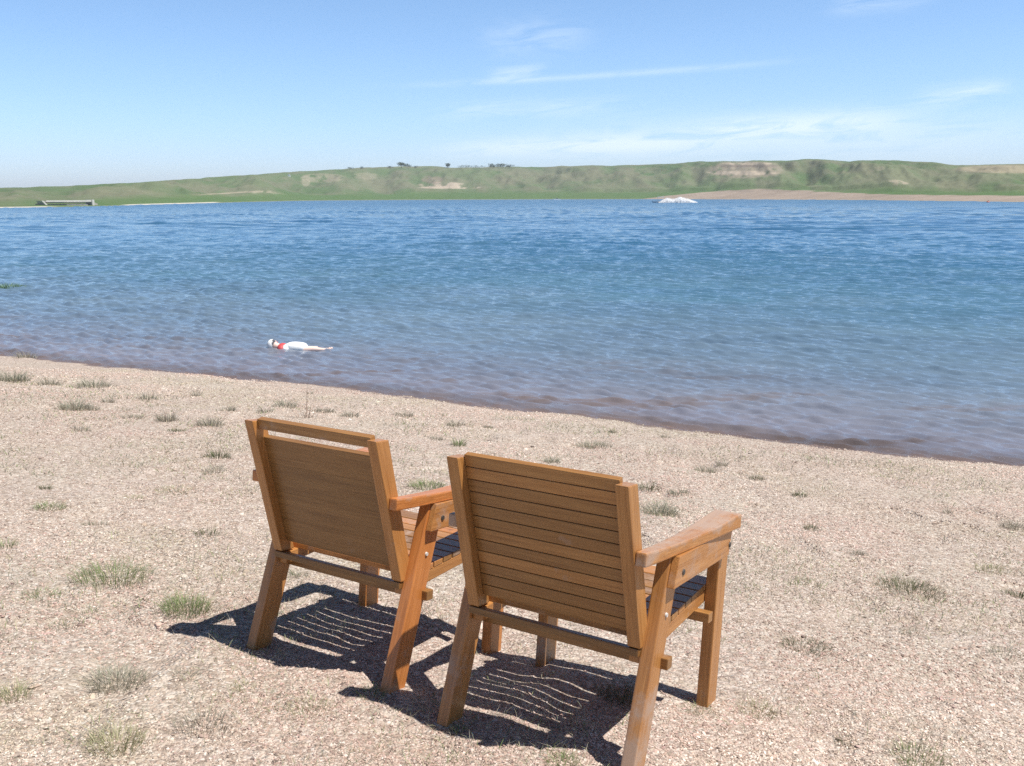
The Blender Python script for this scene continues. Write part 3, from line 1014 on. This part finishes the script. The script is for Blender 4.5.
# ------------------------------------------------------------------ floating person
def skin(name, pts, edges, rad, mat, parent, sub=2):
    me = bpy.data.meshes.new(name)
    me.from_pydata(pts, edges, [])
    o = link(name, me, mat, parent)
    md = o.modifiers.new('skin', 'SKIN'); md.use_smooth_shade = True
    ld = me.skin_vertices[0].data
    for v, r_ in zip(ld, rad): v.radius = r_ if isinstance(r_, tuple) else (r_, r_)
    ld[0].use_root = True
    sb = o.modifiers.new('sub', 'SUBSURF'); sb.levels = sb.render_levels = sub
    dg = bpy.context.evaluated_depsgraph_get()
    new = bpy.data.meshes.new_from_object(o.evaluated_get(dg))
    o.modifiers.clear()
    o.data = new
    if not new.materials: new.materials.append(mat)
    new.polygons.foreach_set('use_smooth', np.ones(len(new.polygons), bool))
    return o


def ellipsoid(name, loc, size, mat, parent, cut=None, rot=(0, 0, 0)):
    bm = bmesh.new()
    bmesh.ops.create_uvsphere(bm, u_segments=24, v_segments=16, radius=1)
    if cut is not None:
        bmesh.ops.delete(bm, geom=[v for v in bm.verts if v.co.x > cut], context='VERTS')
    for v in bm.verts: v.co = Vector((v.co.x * size[0], v.co.y * size[1], v.co.z * size[2]))
    bmesh.ops.rotate(bm, verts=bm.verts, matrix=Matrix.Rotation(rot[1], 3, 'Y'))
    bmesh.ops.translate(bm, verts=bm.verts, vec=loc)
    me = bpy.data.meshes.new(name); bm.to_mesh(me); bm.free()
    return link(name, me, mat, parent, True)


M_SKIN = plain('sunlit_skin', (.80, .58, .49), .55, .06)
M_WHITE = plain('white_cloth', (.86, .86, .83), .7, .04)
M_RED = plain('red_cloth', (.55, .07, .07), .6, .1)
x, y = lake_at(298, 348.5)
per = empty('person', (x, y, ZW - .030))
# lies on the back, head to the left, feet to the right; x along the body
pts = [(.05, 0, .02), (-.10, 0, .035), (-.22, 0, .045), (-.315, 0, .055), (-.375, 0, .075), (-.42, 0, .095),
       (.09, -.055, .015), (.30, -.065, .03), (.52, -.06, .015), (.57, -.06, .055),
       (.09, .055, .015), (.30, .07, .02), (.52, .07, .0), (.57, .07, .04),
       (-.235, -.115, .03), (-.13, -.19, -.02), (-.01, -.20, -.01), (.05, -.195, .0),
       (-.235, .115, .03), (-.13, .19, -.02), (-.01, .20, -.01), (.05, .195, .0)]
edges = [(0, 1), (1, 2), (2, 3), (3, 4), (4, 5), (0, 6), (6, 7), (7, 8), (8, 9), (0, 10), (10, 11), (11, 12), (12, 13), (2, 14), (14, 15), (15, 16), (16, 17), (2, 18), (18, 19), (19, 20), (20, 21)]
rad = [(.09, .07), (.085, .07), (.095, .07), .042, .07, .078, .055, .043, .028, .022, .055, .043, .028, .022, .04, .03, .025, .018, .04, .03, .025, .018]
body = skin('body', pts, edges, rad, M_SKIN, per)
ellipsoid('swim_cap', (-.432, 0, .085), (.090, .092, .100), M_WHITE, per, .45, (0, R(-12), 0))
skin('shirt', [(.17, 0, .035), (.06, 0, .045), (-.08, 0, .055), (-.19, 0, .05), (-.20, .10, .04), (-.14, .175, .01), (-.20, -.10, .04), (-.14, -.175, .01)],
     [(0, 1), (1, 2), (2, 3), (3, 4), (4, 5), (3, 6), (6, 7)], [(.115, .085), (.125, .10), (.125, .105), (.11, .09), .06, .05, .06, .05], M_WHITE, per)
ellipsoid('vest', (-.250, -.035, .040), (.085, .150, .086), M_RED, per)
ellipsoid('nose', (-.375, 0, .150), (.012, .010, .014), M_SKIN, body)
M_DARK = plain('dark_feature', (.05, .03, .03), .5)
for s in (-1, 1): ellipsoid('eye', (-.395, s * .027, .148), (.008, .011, .006), M_DARK, body)
ellipsoid('mouth', (-.345, 0, .137), (.006, .020, .005), M_RED, body)
tag(per, 'person floating on their back in the shallows in white cap and white shirt over red', 'person')
per.rotation_euler = (0, 0, R(-4))

# ------------------------------------------------------------------ motorboat and its spray
x, y = lake_at(675, 202.8)
d = math.hypot(x, y)
mpp = d / F
boat = empty('motorboat', (x - 14 * mpp, y + .5, ZW))
M_HULL = plain('white_fibreglass', (.8, .8, .8), .3, .03)
M_GLASS = plain('dark_glass', (.04, .05, .06), .15)
bm = bmesh.new()
secs = []
for i, (xx, hw, keel, sheer) in enumerate([(-3.4, .02, .35, .85), (-2.8, .55, .05, .80), (-1.6, .95, -.15, .74), (0, 1.1, -.2, .70), (2.2, 1.08, -.2, .68)]):
    secs.append([bm.verts.new((xx, -hw, sheer)), bm.verts.new((xx, -hw * .85, keel + .25)), bm.verts.new((xx, 0, keel)), bm.verts.new((xx, hw * .85, keel + .25)), bm.verts.new((xx, hw, sheer))])
for a, b in zip(secs, secs[1:]):
    for i in range(4): bm.faces.new((a[i], a[i + 1], b[i + 1], b[i]))
    bm.faces.new((a[0], b[0], b[4], a[4]))
bm.faces.new(secs[-1]); bm.faces.new(secs[0][::-1])
bmesh.ops.recalc_face_normals(bm, faces=bm.faces)
me = bpy.data.meshes.new('hull'); bm.to_mesh(me); bm.free()
link('hull', me, M_HULL, boat)


def box_part(name, parent, mat, x0, x1, y0, y1, z0, z1, bev=.02):
    bm = bmesh.new()
    bmesh.ops.create_cube(bm, size=1)
    for v in bm.verts: v.co = Vector(((x0 + x1) / 2 + v.co.x * (x1 - x0), (y0 + y1) / 2 + v.co.y * (y1 - y0), (z0 + z1) / 2 + v.co.z * (z1 - z0)))
    if bev: bmesh.ops.bevel(bm, geom=list(bm.edges), offset=bev, segments=2, affect='EDGES', clamp_overlap=True)
    me = bpy.data.meshes.new(name); bm.to_mesh(me); bm.free()
    return link(name, me, mat, parent)


def poly_part(name, parent, mat, outline, y0, y1):
    bm = bmesh.new()
    a = [bm.verts.new((p[0], y0, p[1])) for p in outline]; b = [bm.verts.new((p[0], y1, p[1])) for p in outline]
    bm.faces.new(a); bm.faces.new(b[::-1])
    for i in range(len(a)): bm.faces.new((a[i], b[i], b[(i + 1) % len(a)], a[(i + 1) % len(a)]))
    bmesh.ops.recalc_face_normals(bm, faces=bm.faces)
    me = bpy.data.meshes.new(name); bm.to_mesh(me); bm.free()
    return link(name, me, mat, parent)


poly_part('windscreen', boat, M_GLASS, [(-1.3, .74), (-.8, 1.2), (-.7, 1.2), (-1.1, .74)], -.8, .8)
box_part('canopy', boat, M_HULL, -1.1, 1.2, -.95, .95, 2.2, 2.34)
for cx in (-1.0, 1.05):
    for s in (-1, 1): box_part('canopy_post', boat, M_HULL, cx - .03, cx + .03, s * .88 - .03, s * .88 + .03, .70, 2.2, 0)
box_part('engine', boat, M_GLASS, 2.2, 2.6, -.25, .25, .1, 1.0, .05)
tag(boat, 'small white motorboat with a flat canopy far out on the lake', 'boat')


def spray():
    rng = np.random.default_rng(3)
    us = [0, .08, .22, .34, .42, .55, .75, .92, 1]
    hs = [.25, .9, 1.75, 1.5, 1.45, 2.15, 1.45, .6, .1]
    nx, ny = 160, 40
    u, v = np.meshgrid(np.linspace(0, 1, nx), np.linspace(-1, 1, ny), indexing='ij')
    prof = np.interp(u, us, hs)
    lump = .72 + .5 * fbm(u * 26, v * 4, 4, 4)
    X = -6.5 + 15.2 * u
    Y = v * (1.5 + .5 * u) * (.8 + .4 * fbm(u * 12, v * 2 + 5, 8, 3))
    Z = prof * lump * np.sqrt(np.clip(1 - v * v, 0, 1)) - .05
    P0 = np.stack([X, Y, Z], -1).reshape(-1, 3)
    F0 = grid_faces(nx, ny)
    F0 = np.concatenate([F0[:, [0, 1, 2]], F0[:, [0, 2, 3]]])
    n = 1500
    uu = rng.random(n)
    xx = -6.5 + 15.2 * uu; yy = rng.normal(0, .8, n)
    zz = np.interp(uu, us, hs) * rng.uniform(.5, 1.12, n) * np.exp(-(yy / 1.7) ** 2)
    base = np.array([[1, 0, 0], [-1, 0, 0], [0, 1, 0], [0, -1, 0], [0, 0, 1], [0, 0, -1]], float)
    f = np.array([[0, 2, 4], [2, 1, 4], [1, 3, 4], [3, 0, 4], [2, 0, 5], [1, 2, 5], [3, 1, 5], [0, 3, 5]])
    P = base[None] * rng.uniform(.04, .13, (n, 1, 1)) * rng.uniform(.6, 1.5, (n, 6, 1)) + np.stack([xx, yy, zz], 1)[:, None]
    Fs = (f[None] + (np.arange(n) * 6)[:, None, None]).reshape(-1, 3) + len(P0)
    return mesh_np('water_spray', np.concatenate([P0, P.reshape(-1, 3)]), np.concatenate([F0, Fs]))


k = NT('white_spray')
k.set(Base_Color=(.97, .97, .97, 1), Roughness=.6)
tr = k.n('ShaderNodeBsdfTranslucent'); tr.inputs[0].default_value = (.97, .97, .97, 1)
mx = k.n('ShaderNodeMixShader', i_Fac=.5)
k.l(k.b.outputs[0], mx.inputs[1]); k.l(tr.outputs[0], mx.inputs[2]); k.l(mx.outputs[0], k.out.inputs[0])
sp = link('water_spray', spray(), k.m, smooth=True)
sp.location = (x, y, ZW)
tag(sp, 'white plume of spray thrown up behind the distant motorboat', 'spray', kind='stuff')

# ------------------------------------------------------------------ concrete spillway bridge on the left shore
M_CONC = plain('pale_concrete', (.60, .57, .52), .85, .12, .4)
M_CONC2 = plain('stained_concrete', (.45, .41, .36), .9, .2, .3)
M_SHADE = plain('shaded_girder', (.28, .26, .24), .8)  # dark colour paints in the shade beneath the deck
xa, ya = lake_at(45, 206.6); xb, yb = lake_at(93.5, 205.6)
yb = ya + (yb - ya) * .35; rb = ray(93.5, 205.6); xb = rb[0] / rb[1] * yb
L = math.hypot(xb - xa, yb - ya)
br = empty('spillway_bridge', (xa, ya, ZW))
br.rotation_euler = (0, 0, math.atan2(yb - ya, xb - xa))
g = .36
br.scale = (1, 1, .86)
box_part('deck', br, M_CONC, .6, L, 0, 3.5, 1.75, 2.1)
box_part('girder', br, M_SHADE, 1.6, L - .6, .35, 3.2, 1.35, 1.75)
box_part('parapet', br, M_CONC, .6, L, .02, .22, 2.1, 2.4)
box_part('abutment', br, M_CONC, L - .55, L + .25, -.4, 4.2, -.5, 2.6)
poly_part('abutment', br, M_CONC, [(-1.2, 2.3), (-.6, 2.3), (1.6, -.4), (.9, -.4)], -.5, 3.8)
poly_part('wing_wall', br, M_CONC2, [(L + .25, 2.5), (L + 3.6, .9), (L + 3.6, -.4), (L + .25, -.4)], 3.6, 4.1)
poly_part('wing_wall', br, M_CONC2, [(-.4, 1.3), (-1.5, .9), (-1.5, -.4), (.9, -.4)], 3.9, 4.3)
box_part('sill', br, M_CONC2, 1.5, L - 1.8, 1.6, 4.6, -.4, 1.0)
box_part('apron', br, M_CONC, L * .42, L - 2.4, -.6, 1.4, -.4, .62)
box_part('apron', br, M_CONC, .2, 3.9, -.9, .1, -.4, .35)
tag(br, 'pale concrete spillway bridge low on the far left shore', 'bridge')

# ------------------------------------------------------------------ far trees, shed, small boat, buoys
M_LEAF = tinted('far_foliage', .9, .15)
M_BARK = plain('grey_bark', (.14, .11, .08), .9)


def tree(px, py, hm, wm_, label, name='tree', group='trees on the far ridge', n=420):
    p = hill_at(px, py)
    root = empty(name, p - Vector((0, 0, .3)))
    rng = np.random.default_rng(int(px * 13))
    # crown of leaf clumps
    nb = 9
    cen = np.stack([rng.normal(0, wm_ * .24, nb), rng.normal(0, wm_ * .22, nb), hm * (.38 + .5 * rng.random(nb))], 1)
    pick = rng.integers(0, nb, n)
    c = cen[pick] + rng.normal(0, 1, (n, 3)) * np.array([wm_ * .15, wm_ * .15, hm * .10])
    a = rng.normal(0, 1, (n, 2, 3)); a /= np.linalg.norm(a, axis=2, keepdims=True)
    sz = rng.uniform(.25, .6, (n, 1)) * hm / 7
    V = np.stack([c - a[:, 0] * sz, c + a[:, 1] * sz, c + a[:, 0] * sz, c - a[:, 1] * sz], 1).reshape(-1, 3)
    Fs = np.arange(n * 4).reshape(n, 4)
    colr = np.array([[.05, .085, .04], [.065, .10, .045], [.04, .068, .03]])[rng.integers(0, 3, n)]
    link('crown', mesh_np('crown', V, Fs, col=np.repeat(colr, 4, 0)), M_LEAF, root)
    bm = bmesh.new()
    bmesh.ops.create_cone(bm, segments=8, radius1=hm * .045, radius2=hm * .018, depth=hm * .6)
    bmesh.ops.translate(bm, verts=bm.verts, vec=(0, 0, hm * .3))
    me = bpy.data.meshes.new('trunk'); bm.to_mesh(me); bm.free()
    link('trunk', me, M_BARK, root)
    tag(root, label, 'tree', group)
    return root


tree(401.5, 168, 9.5, 12, 'tallest dark tree on the far ridge, left of its twin')
tree(408, 168, 7.5, 12, 'dark rounded tree right beside the tallest one on the ridge')
tree(447.5, 168, 9, 8, 'lone small dark tree on the ridge between the tall pair and the hedge')
tree(351, 169.5, 4, 8, 'low bush farthest left on the far ridge', 'bush', 'bushes on the far ridge')
tree(362, 169, 4, 6, 'low bush on the ridge just left of the tall pair of trees', 'bush', 'bushes on the far ridge')
tree(390, 168.4, 4.5, 12, 'flat bush at the left foot of the tallest ridge tree', 'bush', 'bushes on the far ridge')
tree(416, 168.2, 4, 9, 'flat bush at the right foot of the paired ridge trees', 'bush', 'bushes on the far ridge')
for i, px in enumerate((461, 466, 471, 476, 481)):
    tree(px, 168.2, 4.6 + .5 * (i % 2), 12, 'low bush in the dark broken hedge line right of the lone ridge tree', 'bush', 'low hedge on the far ridge', 200)
for i, px in enumerate((490, 494, 498, 502, 506, 510)):
    tree(px, 168.2, 7.5 - .5 * max(0, i - 3), 11, 'tree in the even dark windbreak row on the far ridge', 'tree', 'windbreak row on the far ridge', 260)

p = hill_at(289, 176.5)
shed = empty('farm_shed', p)
box_part('wall', shed, M_HULL, -1.6, 1.6, -1.2, 1.2, -.5, 1.9, 0)
poly_part('roof', shed, plain('grey_roof', (.55, .55, .55), .6), [(-1.8, 1.9), (1.8, 1.9), (0, 2.8)], -1.35, 1.35)
tag(shed, 'tiny white shed on the far slope above the dirt road', 'shed')

x, y = lake_at(557, 199.9)
sb = empty('rowing_boat', (x, y, ZW))
poly_part('hull', sb, M_HULL, [(-3.0, .9), (3.0, .8), (2.6, -.2), (-2.2, -.2)], -.8, .8)
poly_part('seat_bench', sb, M_BOLT, [(-.6, .9), (.6, .9), (.5, 1.5), (-.5, 1.5)], -.5, .5)
tag(sb, 'tiny pale boat far across the lake, left of the motorboat', 'boat')


def buoy(px, py, label, col):
    x, y = lake_at(px, py)
    o = empty('buoy', (x, y, ZW))
    bm = bmesh.new()
    bmesh.ops.create_uvsphere(bm, u_segments=14, v_segments=10, radius=.6)
    for v in bm.verts: v.co.z *= .8
    me = bpy.data.meshes.new('float'); bm.to_mesh(me); bm.free()
    link('float', me, plain('buoy_' + col[0], col[1], .5), o, True)
    box_part('mast', o, M_BOLT, -.06, .06, -.06, .06, .4, .8, 0)
    tag(o, label, 'buoy', 'small marks on the far water')


buoy(359, 200.2, 'dark speck of a buoy far out, below the chalky hill scar', ('dark', (.05, .05, .05)))
buoy(333, 200.4, 'second dark speck of a buoy, nearer the left end of the far shore', ('dark', (.05, .05, .05)))
buoy(988, 202.4, 'small reddish buoy off the sandy shore at the far right', ('red', (.35, .10, .08)))

# ------------------------------------------------------------------ summer haze over the lake
hz = box_part('haze', None, None, -6400, 6400, -1600, 7400, -9, 110, 0)
hmat = bpy.data.materials.new('haze_air'); hmat.use_nodes = True
ht = hmat.node_tree
ht.nodes.remove(ht.nodes['Principled BSDF'])
pv = ht.nodes.new('ShaderNodeVolumePrincipled')
pv.inputs['Color'].default_value = (.86, .93, 1, 1)
pv.inputs['Density'].default_value = .00014
ht.links.new(pv.outputs[0], ht.nodes['Material Output'].inputs['Volume'])
hz.data.materials.append(hmat)
tag(hz, 'thin bluish summer haze over the lake and hills', 'haze', kind='stuff')

# ------------------------------------------------------------------ camera and view
cd = bpy.data.cameras.new('camera')
cam = bpy.data.objects.new('camera', cd)
COL.objects.link(cam)
cd.sensor_fit = 'HORIZONTAL'
cd.sensor_width = 36
cd.lens = F / 1024 * 36
cd.clip_start = .05
cd.clip_end = 12000
cam.location = (0, 0, CAMZ)
cam.rotation_euler = (Matrix.Rotation(R(90) - PITCH, 4, 'X') @ Matrix.Rotation(-ROLL, 4, 'Z')).to_euler()
scene.camera = cam
vs = scene.view_settings
vs.view_transform = 'Standard'
vs.look = 'None'
vs.gamma = 1
vs.exposure = 0.38
vs.use_curve_mapping = False
scene.render.engine = 'CYCLES'
scene.cycles.max_bounces = 8
scene.cycles.use_denoising = False
scene.cycles.sample_clamp_direct = 3
scene.cycles.sample_clamp_indirect = 3
